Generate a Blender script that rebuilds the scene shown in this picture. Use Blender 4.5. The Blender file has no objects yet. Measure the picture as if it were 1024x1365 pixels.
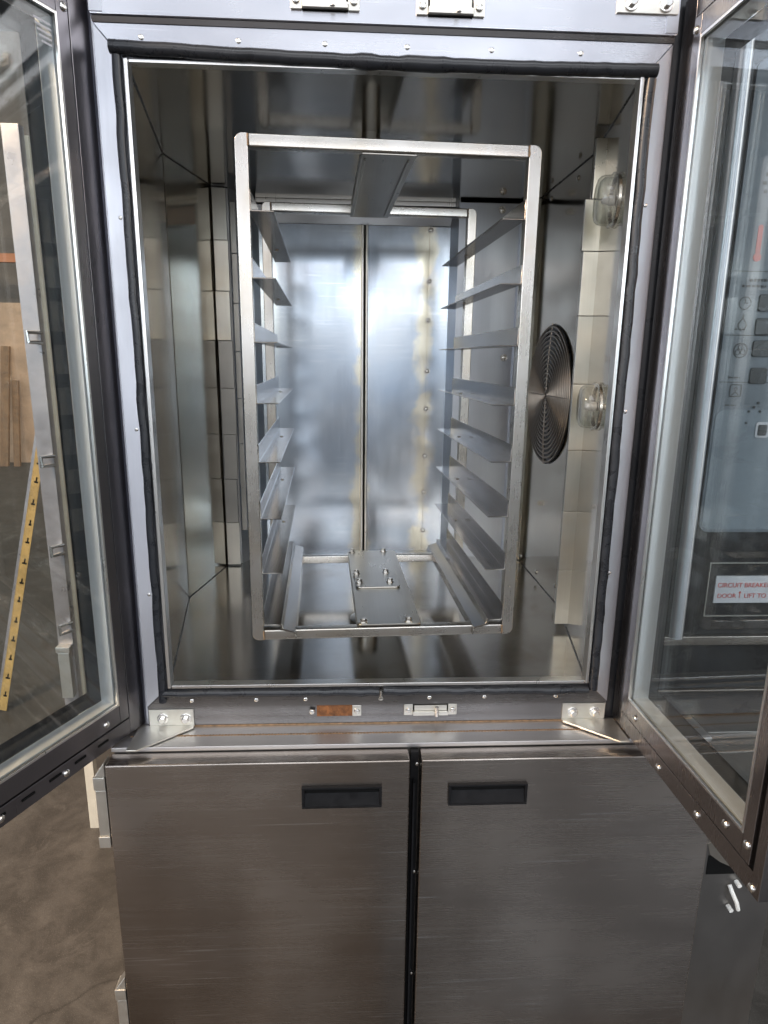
import bpy, bmesh, math, random
from mathutils import Vector, Matrix
random.seed(7)
R = math.radians
sc = bpy.context.scene
COL = sc.collection
Z0 = 1.62            # floor to the camera-height datum

# ------------------------------------------------------------------ camera
cam = bpy.data.cameras.new('camera')
co = bpy.data.objects.new('camera', cam); COL.objects.link(co)
cam.sensor_fit = 'HORIZONTAL'; cam.sensor_width = 36.0
cam.lens = 862.467 / 1024 * 36.0
cam.clip_start = 0.02; cam.clip_end = 200
cr = Vector((0.99872758, -0.04893532, 0.01218845))
cu = Vector((-0.00058521, 0.23042647, 0.97308956))
cf = Vector((0.05042699, 0.97185852, -0.23010463))
CAMP = Vector((-0.0615963, -1.22, 0.01138959 + Z0))
co.matrix_world = Matrix(((cr.x, cu.x, -cf.x, CAMP.x), (cr.y, cu.y, -cf.y, CAMP.y), (cr.z, cu.z, -cf.z, CAMP.z), (0, 0, 0, 1)))
sc.camera = co

# ------------------------------------------------------------------ render + exposure
sc.view_settings.view_transform = 'Standard'
sc.view_settings.look = 'None'
sc.view_settings.exposure = 1.05
sc.view_settings.gamma = 1.0
sc.render.engine = 'CYCLES'
sc.cycles.max_bounces = 14
sc.cycles.glossy_bounces = 9
sc.cycles.transparent_max_bounces = 24
sc.cycles.transmission_bounces = 10
sc.cycles.use_denoising = True
sc.cycles.sample_clamp_indirect = 6.0
sc.cycles.caustics_reflective = True

# ------------------------------------------------------------------ world: dim workshop hall with daylight, split into added bands that stripe the steel reflections
def world():
    w = bpy.data.worlds.new('World'); sc.world = w; w.use_nodes = True
    nt = w.node_tree; nt.nodes.clear()
    N = nt.nodes.new; L = nt.links.new
    out = N('ShaderNodeOutputWorld'); bg = N('ShaderNodeBackground'); L(bg.outputs[0], out.inputs[0])
    tc = N('ShaderNodeTexCoord'); sp = N('ShaderNodeSeparateXYZ'); L(tc.outputs['Generated'], sp.inputs[0])
    def m(op, a, b=None):
        n = N('ShaderNodeMath'); n.operation = op
        for i, v in enumerate((a, b)):
            if v is None: continue
            if isinstance(v, (int, float)): n.inputs[i].default_value = v
            else: L(v, n.inputs[i])
        return n.outputs[0]
    ny = m('MULTIPLY', sp.outputs[1], -1.0)
    az = m('ARCTAN2', sp.outputs[0], ny)          # 0 = straight back behind the photographer
    el = sp.outputs[2]
    def step(v, a, b):
        n = N('ShaderNodeMapRange'); n.interpolation_type = 'SMOOTHSTEP'
        n.inputs[1].default_value = a; n.inputs[2].default_value = b
        L(v, n.inputs[0]); return n.outputs[0]
    def band(v, a, b, s):
        return m('MULTIPLY', step(v, a - s, a + s), step(v, b + s, b - s))
    col = None
    def add(mask, rgb, k):
        nonlocal col
        n = N('ShaderNodeMix'); n.data_type = 'RGBA'; n.blend_type = 'ADD'; n.clamp_result = False
        L(mask, n.inputs[0])
        if col is None: n.inputs[6].default_value = (0.060, 0.058, 0.060, 1)
        else: L(col, n.inputs[6])
        n.inputs[7].default_value = (rgb[0]*k, rgb[1]*k, rgb[2]*k, 1)
        col = n.outputs[2]
    for az0, az1, e0, e1, s, rgb, k in WORLD_LIGHTS:
        add(m('MULTIPLY', band(az, az0, az1, s), band(el, e0, e1, s * 0.6)), rgb, k)
    L(col, bg.inputs[0]); bg.inputs[1].default_value = 1.0
WORLD_LIGHTS = [
    (-1.60, 1.60, -0.60, 0.55, 0.25, (0.84, 0.90, 1.0), 0.20),      # daylit hall behind the photographer
    (-0.74, -0.50, 0.00, 0.30, 0.04, (0.80, 0.90, 1.0), 3.4),
    (-0.38, -0.27, 0.06, 0.22, 0.02, (0.82, 0.91, 1.0), 4.2),
    (-0.07, 0.00, 0.06, 0.24, 0.02, (0.82, 0.91, 1.0), 1.4),
    (0.15, 0.24, 0.06, 0.20, 0.02, (0.82, 0.91, 1.0), 4.2),
    (0.46, 0.66, 0.00, 0.30, 0.04, (0.82, 0.91, 1.0), 3.4),
    (-1.50, -0.95, 0.00, 0.40, 0.05, (0.86, 0.93, 1.0), 1.9),
    (0.95, 1.50, 0.00, 0.45, 0.05, (0.98, 0.96, 0.92), 2.0),
    (-1.30, 1.30, 0.165, 0.190, 0.008, (1.0, 0.42, 0.16), 1.0),
    (-1.20, 1.20, 0.36, 0.56, 0.07, (0.86, 0.92, 1.0), 0.45),      # added upper band, unseen source, brightens the header
    (-0.35, 0.55, 0.62, 0.86, 0.06, (0.90, 0.95, 1.0), 2.2),
]
world()

def area(name, loc, target, sx, sy, power, col):
    l = bpy.data.lights.new(name, 'AREA'); l.shape = 'RECTANGLE'; l.size = sx; l.size_y = sy
    l.energy = power; l.color = col
    o = bpy.data.objects.new(name, l); COL.objects.link(o)
    o.location = Vector(loc) + Vector((0, 0, Z0))
    d = Vector(target) - Vector(loc)
    o.rotation_euler = d.to_track_quat('-Z', 'Y').to_euler()
    return o
area('daylight_opening', (0.45, -7.0, 0.95), (0, 0, 0.0), 2.6, 1.5, 16, (0.93, 0.97, 1.0))
area('added_fill_lamp', (-2.3, -1.0, 1.9), (-0.9, -0.1, -1.2), 0.9, 0.25, 75, (1.0, 0.70, 0.44))  # added warm fill, unseen, for the left floor and cabinet edges
area('added_fill_lamp', (-3.6, 6.2, 3.0), (-4.0, 8.0, -0.6), 1.6, 0.4, 55, (1.0, 0.84, 0.66))  # added fill that brightens the plywood and far wall

# ------------------------------------------------------------------ materials
MATS = {}
def newmat(name):
    m = bpy.data.materials.new(name); m.use_nodes = True
    nt = m.node_tree; b = nt.nodes['Principled BSDF']
    MATS[name] = m
    return m, nt, b
def inp(b, **k):
    for n, v in k.items():
        b.inputs[n.replace('_', ' ')].default_value = v
def rgba(c): return (c[0], c[1], c[2], 1)
def noise(nt, coord, scale, s3=(1, 1, 1), detail=3, rough=0.55, dist=0.0, loc=(0, 0, 0), rot=(0, 0, 0)):
    mp = nt.nodes.new('ShaderNodeMapping'); mp.inputs['Scale'].default_value = s3
    mp.inputs['Location'].default_value = loc; mp.inputs['Rotation'].default_value = rot
    nt.links.new(coord, mp.inputs[0])
    n = nt.nodes.new('ShaderNodeTexNoise'); n.inputs['Scale'].default_value = scale
    n.inputs['Detail'].default_value = detail; n.inputs['Roughness'].default_value = rough
    n.inputs['Distortion'].default_value = dist
    nt.links.new(mp.outputs[0], n.inputs['Vector'])
    return n.outputs['Fac']
def ramp(nt, fac, stops):
    r = nt.nodes.new('ShaderNodeValToRGB')
    e = r.color_ramp.elements
    while len(e) < len(stops): e.new(0.5)
    for el, (p, c) in zip(e, stops):
        el.position = p; el.color = rgba(c) if hasattr(c, '__len__') else (c, c, c, 1)
    nt.links.new(fac, r.inputs[0]); return r.outputs[0]
def mixc(nt, fac, a, b, mode='MIX'):
    n = nt.nodes.new('ShaderNodeMix'); n.data_type = 'RGBA'; n.blend_type = mode
    if isinstance(fac, float): n.inputs[0].default_value = fac
    else: nt.links.new(fac, n.inputs[0])
    for i, v in ((6, a), (7, b)):
        if hasattr(v, 'is_linked'): nt.links.new(v, n.inputs[i])
        else: n.inputs[i].default_value = rgba(v)
    return n.outputs[2]

def steel(name, col, col2, rough=0.22, rvar=0.12, grain='X', bump=0.05, patch=3.0, aniso=0.0, stain=None, smear=0.5, metal=1.0, wave=0.25, scratch=0.0, tall=1.0):
    m, nt, b = newmat(name)
    L = nt.links.new
    tc = nt.nodes.new('ShaderNodeTexCoord'); o = tc.outputs['Object']
    s = {'X': (3, 420, 420), 'Z': (420, 420, 3), 'Y': (420, 3, 420)}[grain]
    s2 = {'X': (1, 2, 2), 'Z': (2, 2, 1), 'Y': (2, 1, 2)}[grain]
    g = noise(nt, o, 1.0, s, 3, 0.6)                          # brushed grain
    p = noise(nt, o, patch, (1, 1, tall), 3, 0.5, 0.2)           # broad tint
    p2 = noise(nt, o, patch * 1.6, s2, 4, 0.55, 0.3, (3, 1, 7))   # smears along the grain
    c = mixc(nt, ramp(nt, p, [(0.25, 0.0), (0.78, 1.0)]), col, col2)
    c = mixc(nt, ramp(nt, g, [(0.25, 0.0), (0.80, smear * 0.16)]), c, (0.16, 0.155, 0.15))
    if stain:
        st = noise(nt, o, 7.0, (1, 1, 1), 5, 0.6, 0.3, (11, 4, 2))
        c = mixc(nt, ramp(nt, st, [(0.52, 0.0), (0.78, 0.55)]), c, stain)
    L(c, b.inputs['Base Color'])
    if scratch:
        for q, (an, lc) in enumerate(((0.5, 3.0), (-0.35, 9.0), (1.2, 5.0))):
            rt_ = {'X': (0, 0, 0), 'Y': (0, an, 0), 'Z': (0, an, 0)}['Z']
            sc_ = noise(nt, o, 1.0, (5, 60, 260), 2, 0.5, 0.25, (lc, lc, 1), rt_)
            wh = noise(nt, o, 3.5, (1, 1, 1), 2, 0.5, 0.0, (lc, 2, lc))
            mm = nt.nodes.new('ShaderNodeMath'); mm.operation = 'MULTIPLY'
            L(ramp(nt, sc_, [(0.62, 0.0), (0.72, scratch)]), mm.inputs[0]); L(ramp(nt, wh, [(0.48, 0.0), (0.65, 1.0)]), mm.inputs[1])
            c = mixc(nt, mm.outputs[0], c, (0.80, 0.81, 0.82))
        L(c, b.inputs['Base Color'])
    r0 = ramp(nt, p2, [(0.25, max(rough - rvar * 0.30, 0.03)), (0.80, rough + rvar * 0.5)])
    r1 = mixc(nt, ramp(nt, g, [(0.35, 0.0), (0.75, 0.30)]), r0, (rough + rvar,) * 3)
    L(r1, b.inputs['Roughness'])
    bp = nt.nodes.new('ShaderNodeBump'); bp.inputs['Strength'].default_value = bump
    bp.inputs['Distance'].default_value = 0.001
    L(g, bp.inputs['Height'])
    bp2 = nt.nodes.new('ShaderNodeBump'); bp2.inputs['Strength'].default_value = wave
    bp2.inputs['Distance'].default_value = 0.004
    L(noise(nt, o, 2.0, (1, 1, 1), 1, 0.3, 0.0, (5, 9, 1)), bp2.inputs['Height'])
    L(bp2.outputs[0], bp.inputs['Normal'])
    L(bp.outputs[0], b.inputs['Normal'])
    inp(b, Metallic=metal)
    if aniso:
        t = nt.nodes.new('ShaderNodeTangent'); t.direction_type = 'RADIAL'; t.axis = 'Z'
        L(t.outputs[0], b.inputs['Tangent'])
        inp(b, Anisotropic=aniso, Anisotropic_Rotation=0.25)
    return m
def plain(name, col, rough=0.5, metal=0.0, var=0.25, scale=12, bump=0.1, spec=0.5):
    m, nt, b = newmat(name)
    tc = nt.nodes.new('ShaderNodeTexCoord')
    n = noise(nt, tc.outputs['Object'], scale, (1, 1, 1), 6, 0.65, 0.3)
    d = tuple(x * (1 - var) for x in col); l = tuple(min(1, x * (1 + var)) for x in col)
    nt.links.new(ramp(nt, n, [(0.3, d), (0.7, l)]), b.inputs['Base Color'])
    nt.links.new(ramp(nt, n, [(0.3, max(0.02, rough - 0.1)), (0.7, min(1, rough + 0.1))]), b.inputs['Roughness'])
    if bump:
        bp = nt.nodes.new('ShaderNodeBump'); bp.inputs['Strength'].default_value = bump; bp.inputs['Distance'].default_value = 0.002
        nt.links.new(noise(nt, tc.outputs['Object'], scale * 8, (1, 1, 1), 4), bp.inputs['Height'])
        nt.links.new(bp.outputs[0], b.inputs['Normal'])
    inp(b, Metallic=metal)
    b.inputs['Specular IOR Level'].default_value = spec
    return m
def glass(name, tint=(0.93, 0.96, 0.95), rough=0.0, ior=1.5, dirt=0.05):
    m = bpy.data.materials.new(name); m.use_nodes = True; MATS[name] = m
    nt = m.node_tree; nt.nodes.clear(); N = nt.nodes.new; L = nt.links.new
    out = N('ShaderNodeOutputMaterial'); tr = N('ShaderNodeBsdfTransparent'); gl = N('ShaderNodeBsdfGlossy')
    df = N('ShaderNodeBsdfDiffuse'); df.inputs[0].default_value = (0.62, 0.66, 0.70, 1)
    tr.inputs[0].default_value = rgba(tint); gl.inputs['Roughness'].default_value = rough
    ge = N('ShaderNodeNewGeometry'); dp = N('ShaderNodeVectorMath'); dp.operation = 'DOT_PRODUCT'
    L(ge.outputs['Incoming'], dp.inputs[0]); L(ge.outputs['Normal'], dp.inputs[1])
    def mth(op, a, b=0.0):
        n = N('ShaderNodeMath'); n.operation = op
        for i, v in enumerate((a, b)):
            if isinstance(v, (int, float)): n.inputs[i].default_value = v
            else: L(v, n.inputs[i])
        return n.outputs[0]
    f0 = ((ior - 1) / (ior + 1)) ** 2
    sch = mth('ADD', mth('MULTIPLY', mth('POWER', mth('SUBTRACT', 1.0, mth('ABSOLUTE', dp.outputs['Value'])), 5.0), 1 - f0), f0)
    mx = N('ShaderNodeMixShader'); L(sch, mx.inputs[0]); L(tr.outputs[0], mx.inputs[1]); L(gl.outputs[0], mx.inputs[2])
    mx2 = N('ShaderNodeMixShader'); L(mx.outputs[0], mx2.inputs[1]); L(df.outputs[0], mx2.inputs[2])
    tc = N('ShaderNodeTexCoord')
    n = noise(nt, tc.outputs['Object'], 3.0, (1, 1, 1), 7, 0.7, 1.0)
    L(ramp(nt, n, [(0.40, 0.002), (0.78, dirt)]), mx2.inputs[0])
    L(mx2.outputs[0], out.inputs[0])
    return m

steel('frame_steel', (0.54, 0.55, 0.60), (0.66, 0.665, 0.70), 0.22, 0.14, 'X', 0.015, 4.0, aniso=0.7, scratch=0.25, smear=0.25)
steel('frame_steel_upright', (0.56, 0.57, 0.62), (0.68, 0.685, 0.72), 0.32, 0.12, 'Z', 0.015, 4.0, aniso=0.9, smear=0.25)
steel('chamber_steel', (0.54, 0.485, 0.385), (0.66, 0.60, 0.49), 0.095, 0.10, 'Z', 0.02, 2.5, smear=0.3)
steel('ceiling_steel', (0.58, 0.565, 0.525), (0.70, 0.685, 0.65), 0.095, 0.10, 'X', 0.02, 2.5, smear=0.3)
steel('floor_steel', (0.54, 0.52, 0.49), (0.66, 0.64, 0.61), 0.14, 0.12, 'X', 0.02, 2.5, smear=0.3, stain=(0.36, 0.31, 0.25))
steel('back_steel', (0.33, 0.41, 0.52), (0.52, 0.54, 0.56), 0.20, 0.14, 'Z', 0.012, 3.2, aniso=0.2, wave=2.0, scratch=0.30, smear=0.2)
steel('back_steel_blue', (0.44, 0.48, 0.55), (0.60, 0.62, 0.66), 0.34, 0.16, 'Z', 0.04, 3.0, aniso=0.4)
steel('rack_steel', (0.50, 0.475, 0.425), (0.64, 0.625, 0.605), 0.26, 0.12, 'Z', 0.012, 9.0, stain=(0.50, 0.40, 0.28), smear=0.2)
steel('rack_steel_cross', (0.50, 0.475, 0.425), (0.64, 0.625, 0.605), 0.26, 0.12, 'X', 0.012, 9.0, stain=(0.50, 0.40, 0.28), smear=0.2)
steel('rail_steel', (0.27, 0.25, 0.225), (0.38, 0.355, 0.33), 0.18, 0.10, 'Y', 0.05, 5.0)
steel('plate_steel', (0.42, 0.40, 0.365), (0.52, 0.50, 0.46), 0.28, 0.10, 'Y', 0.05, 5.0)
steel('door_steel', (0.33, 0.305, 0.30), (0.42, 0.39, 0.385), 0.25, 0.10, 'Z', 0.012, 4.0, aniso=0.4, smear=0.25)
steel('sill_steel', (0.17, 0.165, 0.165), (0.27, 0.26, 0.26), 0.27, 0.12, 'X', 0.015, 5.0, scratch=0.15, smear=0.25)
steel('shaded_door_steel', (0.20, 0.195, 0.215), (0.27, 0.26, 0.285), 0.28, 0.10, 'Z', 0.04, 4.0)  # left door's copy of the door steel, dark reflections put into the colour
steel('bright_steel', (0.84, 0.83, 0.81), (0.90, 0.89, 0.87), 0.28, 0.10, 'Z', 0.03, 8.0, smear=0.2)
steel('spacer_steel', (0.70, 0.73, 0.765), (0.80, 0.825, 0.85), 0.42, 0.10, 'Z', 0.02, 6.0, smear=0.3, aniso=0.6, metal=0.5)
steel('cabinet_steel', (0.13, 0.10, 0.078), (0.54, 0.49, 0.45), 0.24, 0.16, 'X', 0.012, 2.0, aniso=0.75, smear=0.10, wave=1.0, scratch=0.28, tall=0.4)  # wide tint range paints cloudy highlights into the sheet colour
steel('ledge_steel', (0.62, 0.61, 0.62), (0.72, 0.70, 0.69), 0.42, 0.12, 'X', 0.05, 4.0, smear=0.4)
steel('column_steel', (0.27, 0.255, 0.24), (0.35, 0.335, 0.32), 0.36, 0.12, 'Z', 0.05, 4.0, smear=0.4)
steel('tile_pale', (0.56, 0.545, 0.51), (0.68, 0.66, 0.62), 0.40, 0.12, 'Z', 0.05, 9.0, smear=0.4, stain=(0.55, 0.46, 0.34))
steel('tile_grey', (0.46, 0.45, 0.43), (0.54, 0.53, 0.50), 0.40, 0.12, 'Z', 0.05, 9.0)
steel('tile_dark', (0.26, 0.255, 0.25), (0.34, 0.33, 0.32), 0.38, 0.12, 'Z', 0.05, 9.0)
steel('screw_steel', (0.72, 0.70, 0.66), (0.80, 0.78, 0.75), 0.24, 0.1, 'X', 0.0, 20.0, smear=0.2)
steel('latch_steel', (0.70, 0.68, 0.62), (0.80, 0.78, 0.73), 0.38, 0.12, 'X', 0.04, 20.0, smear=0.3)
steel('grille_steel', (0.34, 0.285, 0.23), (0.46, 0.395, 0.33), 0.38, 0.12, 'X', 0.0, 12.0, smear=0.3)
plain('gasket_rubber', (0.020, 0.022, 0.027), 0.30, 0, 0.3, 30, 0.04, 0.5)
plain('dark_gap', (0.005, 0.005, 0.005), 0.7, 0, 0.2, 20, 0, 0.1)
plain('black_plastic', (0.008, 0.008, 0.009), 0.45, 0, 0.3, 40, 0.1, 0.2)
plain('black_print', (0.006, 0.007, 0.009), 0.15, 0, 0.2, 10, 0)
plain('rust', (0.20, 0.075, 0.025), 0.85, 0, 0.7, 70, 0.6)
plain('weld_rust', (0.26, 0.17, 0.10), 0.6, 0.4, 0.5, 120, 0.5)
plain('panel_grey', (0.125, 0.145, 0.168), 0.35, 0, 0.08, 6, 0)
plain('panel_light', (0.175, 0.205, 0.235), 0.35, 0, 0.06, 6, 0)
plain('panel_ink', (0.025, 0.027, 0.03), 0.5, 0, 0.2, 30, 0)
plain('button_dark', (0.016, 0.015, 0.013), 0.3, 0, 0.3, 30, 0)
plain('red_ink', (0.45, 0.05, 0.04), 0.5, 0, 0.15, 30, 0)
plain('label_white', (0.50, 0.50, 0.53), 0.45, 0, 0.06, 10, 0)
plain('column_black', (0.022, 0.022, 0.024), 0.3, 0, 0.3, 8, 0.05)
plain('cream_paint', (0.58, 0.54, 0.44), 0.5, 0, 0.12, 12, 0.1)
plain('yellow_paint', (0.46, 0.30, 0.10), 0.5, 0, 0.3, 14, 0.1)
plain('warehouse_wall', (0.13, 0.105, 0.085), 0.85, 0, 0.5, 1.2, 0.2)
plain('dark_cladding', (0.045, 0.045, 0.05), 0.6, 0, 0.4, 2, 0.1)
plain('orange_paint', (0.38, 0.14, 0.055), 0.5, 0, 0.3, 4, 0.05)
plain('grey_box', (0.36, 0.345, 0.36), 0.35, 0.6, 0.15, 8, 0.05)
plain('timber', (0.22, 0.125, 0.065), 0.75, 0, 0.35, 9, 0.3)
plain('plywood', (0.46, 0.30, 0.19), 0.75, 0, 0.3, 2.5, 0.2)
plain('cable_white', (0.75, 0.74, 0.70), 0.35, 0, 0.05, 10, 0)
glass('pane_glass', (0.93, 0.95, 0.95), 0.0, 1.58, 0.002)
glass('lamp_glass', (0.90, 0.91, 0.88), 0.03, 1.6, 0.30)

def heat_tint(name, xs, zrange=None):
    nt = MATS[name].node_tree; b = nt.nodes['Principled BSDF']
    src = b.inputs['Base Color'].links[0].from_socket
    tc = nt.nodes.new('ShaderNodeTexCoord'); sp = nt.nodes.new('ShaderNodeSeparateXYZ'); nt.links.new(tc.outputs['Object'], sp.inputs[0])
    def mth(op, a, v):
        n = nt.nodes.new('ShaderNodeMath'); n.operation = op
        for i, q in enumerate((a, v)):
            if isinstance(q, (int, float)): n.inputs[i].default_value = q
            else: nt.links.new(q, n.inputs[i])
        return n.outputs[0]
    c = src
    for k, (x0, wd) in enumerate(xs):
        d = mth('ABSOLUTE', mth('SUBTRACT', sp.outputs[0], x0), 0.0)
        n = noise(nt, tc.outputs['Object'], 9.0, (1, 1, 1), 4, 0.55, 0.6, (k * 3, 2, 1))
        dd = mth('ADD', d, mth('MULTIPLY', mth('SUBTRACT', 0.5, n), wd * 4.0))
        mr = nt.nodes.new('ShaderNodeMapRange'); mr.interpolation_type = 'SMOOTHSTEP'
        mr.inputs[1].default_value = wd; mr.inputs[2].default_value = 0.0; mr.inputs[3].default_value = 0.0; mr.inputs[4].default_value = 0.65
        nt.links.new(dd, mr.inputs[0])
        c = mixc(nt, mr.outputs[0], c, (0.74, 0.66, 0.47))
    nt.links.new(c, b.inputs['Base Color'])
heat_tint('back_steel', ((-0.235, 0.030), (-0.025, 0.035)))

# concrete
def concrete():
    m, nt, b = newmat('concrete')
    tc = nt.nodes.new('ShaderNodeTexCoord'); o = tc.outputs['Object']
    big = noise(nt, o, 1.3, (1, 1, 1), 8, 0.68, 0.9)
    mid = noise(nt, o, 9, (1, 1, 1), 8, 0.7, 0.4)
    fine = noise(nt, o, 160, (1, 1, 1), 4, 0.7)
    c = ramp(nt, big, [(0.28, (0.052, 0.047, 0.040)), (0.50, (0.088, 0.080, 0.070)), (0.72, (0.140, 0.128, 0.113))])
    c = mixc(nt, ramp(nt, mid, [(0.40, 0.7), (0.60, 0.0)]), c, (0.036, 0.032, 0.027))
    wear = noise(nt, o, 3.2, (1, 1, 1), 8, 0.75, 1.6, (8, 2, 5))
    c = mixc(nt, ramp(nt, wear, [(0.56, 0.0), (0.70, 0.6)]), c, (0.20, 0.185, 0.165))
    c = mixc(nt, ramp(nt, fine, [(0.35, 0.35), (0.6, 0.0)]), c, (0.06, 0.055, 0.05))
    vo = nt.nodes.new('ShaderNodeTexVoronoi'); vo.feature = 'DISTANCE_TO_EDGE'; vo.inputs['Scale'].default_value = 0.9
    dn = nt.nodes.new('ShaderNodeMixRGB'); dn.inputs[0].default_value = 0.25
    nz = nt.nodes.new('ShaderNodeTexNoise'); nz.inputs['Scale'].default_value = 3.0; nz.inputs['Detail'].default_value = 6
    nt.links.new(o, nz.inputs['Vector']); nt.links.new(o, dn.inputs[1]); nt.links.new(nz.outputs['Color'], dn.inputs[2]); nt.links.new(dn.outputs[0], vo.inputs['Vector'])
    c = mixc(nt, ramp(nt, vo.outputs['Distance'], [(0.0, 0.7), (0.006, 0.0)]), c, (0.03, 0.027, 0.023))
    sp_ = noise(nt, o, 420, (1, 1, 1), 2, 0.5)
    c = mixc(nt, ramp(nt, sp_, [(0.60, 0.0), (0.72, 0.5)]), c, (0.26, 0.24, 0.21))
    nt.links.new(c, b.inputs['Base Color'])
    nt.links.new(ramp(nt, mid, [(0.3, 0.45), (0.7, 0.8)]), b.inputs['Roughness'])
    bp = nt.nodes.new('ShaderNodeBump'); bp.inputs['Strength'].default_value = 0.25; bp.inputs['Distance'].default_value = 0.003
    nt.links.new(fine, bp.inputs['Height']); nt.links.new(bp.outputs[0], b.inputs['Normal'])
concrete()

# ------------------------------------------------------------------ mesh helpers
I4 = Matrix.Identity(4)
class MB:
    def __init__(self, M=None): self.bm = bmesh.new(); self.M = M or I4
    def _xf(self, vs):
        if self.M is not I4:
            for v in vs: v.co = self.M @ v.co
    def poly(self, pts, ext, bev=0.0, seg=2):
        """closed polygon pts extruded by the vector ext"""
        t = bmesh.new()
        vs = [t.verts.new(p) for p in pts]; f = t.faces.new(vs)
        g = bmesh.ops.extrude_face_region(t, geom=[f])
        bmesh.ops.translate(t, vec=Vector(ext), verts=[v for v in g['geom'] if isinstance(v, bmesh.types.BMVert)])
        bmesh.ops.recalc_face_normals(t, faces=t.faces)
        if bev:
            bmesh.ops.bevel(t, geom=list(t.edges), offset=bev, segments=seg, affect='EDGES', profile=0.5, clamp_overlap=True)
        self._merge(t); return self
    def _merge(self, t):
        me = bpy.data.meshes.new('tmp'); t.to_mesh(me); t.free()
        n0 = len(self.bm.verts)
        self.bm.from_mesh(me); bpy.data.meshes.remove(me)
        self.bm.verts.ensure_lookup_table()
        self._xf(self.bm.verts[n0:])
    def box(self, x0, x1, y0, y1, z0, z1, bev=0.0, seg=2):
        x0, x1 = sorted((x0, x1)); y0, y1 = sorted((y0, y1)); z0, z1 = sorted((z0, z1))
        return self.poly([(x0, y0, z0), (x1, y0, z0), (x1, y1, z0), (x0, y1, z0)], (0, 0, z1 - z0), bev, seg)
    def tube(self, pts, r, n=12, cap=True):
        pts = [Vector(p) for p in pts]; rr = r if hasattr(r, '__len__') else [r] * len(pts)
        t = bmesh.new(); rings = []
        prev = None
        for i, p in enumerate(pts):
            d = (pts[min(i + 1, len(pts) - 1)] - pts[max(i - 1, 0)]).normalized()
            if prev is None:
                a = d.orthogonal().normalized()
            else:
                a = (prev - d * prev.dot(d)).normalized()
            prev = a; b = d.cross(a)
            rings.append([t.verts.new(p + (a * math.cos(2 * math.pi * k / n) + b * math.sin(2 * math.pi * k / n)) * rr[i]) for k in range(n)])
        for r0, r1 in zip(rings, rings[1:]):
            for k in range(n): t.faces.new((r0[k], r0[(k + 1) % n], r1[(k + 1) % n], r1[k]))
        if cap: t.faces.new(rings[0][::-1]); t.faces.new(rings[-1])
        bmesh.ops.recalc_face_normals(t, faces=t.faces)
        self._merge(t); return self
    def lathe(self, prof, origin, axis, n=24, cap=True):
        """prof: list of (distance along axis, radius)"""
        ax = Vector(axis).normalized(); o = Vector(origin)
        a = ax.orthogonal().normalized(); b = ax.cross(a)
        t = bmesh.new(); rings = []
        for h, r in prof:
            rings.append([t.verts.new(o + ax * h + (a * math.cos(2 * math.pi * k / n) + b * math.sin(2 * math.pi * k / n)) * max(r, 1e-5)) for k in range(n)])
        for r0, r1 in zip(rings, rings[1:]):
            for k in range(n): t.faces.new((r0[k], r0[(k + 1) % n], r1[(k + 1) % n], r1[k]))
        if cap:
            t.faces.new(rings[0][::-1]); t.faces.new(rings[-1])
        bmesh.ops.recalc_face_normals(t, faces=t.faces)
        self._merge(t); return self
    def ring(self, c, axis, R0, r, n=48, k=6):
        ax = Vector(axis).normalized(); a = ax.orthogonal().normalized(); b = ax.cross(a); c = Vector(c)
        t = bmesh.new(); rings = []
        for i in range(n):
            d = a * math.cos(2 * math.pi * i / n) + b * math.sin(2 * math.pi * i / n)
            rings.append([t.verts.new(c + d * (R0 + r * math.cos(2 * math.pi * j / k)) + ax * r * math.sin(2 * math.pi * j / k)) for j in range(k)])
        for i in range(n):
            r0, r1 = rings[i], rings[(i + 1) % n]
            for j in range(k): t.faces.new((r0[j], r1[j], r1[(j + 1) % k], r0[(j + 1) % k]))
        bmesh.ops.recalc_face_normals(t, faces=t.faces)
        self._merge(t); return self
    def build(self, name, mat, parent=None, base=None, smooth=35):
        """parent: an object whose ['base'] is the shared origin of the whole thing"""
        if parent is not None: base = BASE[parent.name]
        base = Vector(base or (0, 0, 0))
        off = Vector((0, 0, Z0)) - base
        for v in self.bm.verts: v.co += off
        me = bpy.data.meshes.new(name); self.bm.to_mesh(me); self.bm.free()
        for p in me.polygons: p.use_smooth = True
        me.set_sharp_from_angle(angle=R(smooth))
        me.materials.append(MATS[mat])
        o = bpy.data.objects.new(name, me); COL.objects.link(o)
        wn = o.modifiers.new('normals', 'WEIGHTED_NORMAL'); wn.mode = 'FACE_AREA'; wn.weight = 100; wn.keep_sharp = True
        if parent is None: o.location = base
        else: o.parent = parent
        BASE[o.name] = base
        return o
BASE = {}
def thing(name, base, label, cat, group=None):
    o = bpy.data.objects.new(name, None); o.empty_display_size = 0.1; COL.objects.link(o)
    b = Vector(base) + Vector((0, 0, Z0)); o.location = b; BASE[o.name] = b
    tag(o, label, cat, group); return o
def tag(o, label, cat, group=None):
    o['label'] = label; o['category'] = cat
    if group: o['group'] = group
def screw(mb, p, ax, r=0.006, h=0.003):
    """pan-head screw with a cross slot raised on p along ax"""
    mb.lathe([(0, r * 1.0), (h * 0.35, r), (h * 0.8, r * 0.8), (h, r * 0.45), (h, 0.0)], p, ax, 16, cap=False)
    return mb

# ------------------------------------------------------------------ setting
f = MB(); f.box(-22, 22, -22, 14, -Z0 - 0.2, -Z0)
fl = f.build('floor', 'concrete', base=(0, 0, 0)); fl['kind'] = 'structure'

m = MB(); m.box(0.02, 1.6, -1.75, -0.30, -Z0 + 0.0005, -Z0 + 0.012, 0.004)  # added unseen mat; darkens what the right cabinet door reflects
tag(m.build('added_dark_mat', 'gasket_rubber', base=(0.8, -1.0, -Z0 + Z0)), 'added black mat, out of view, for a dark reflection in the right cabinet door', 'mat')

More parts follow.
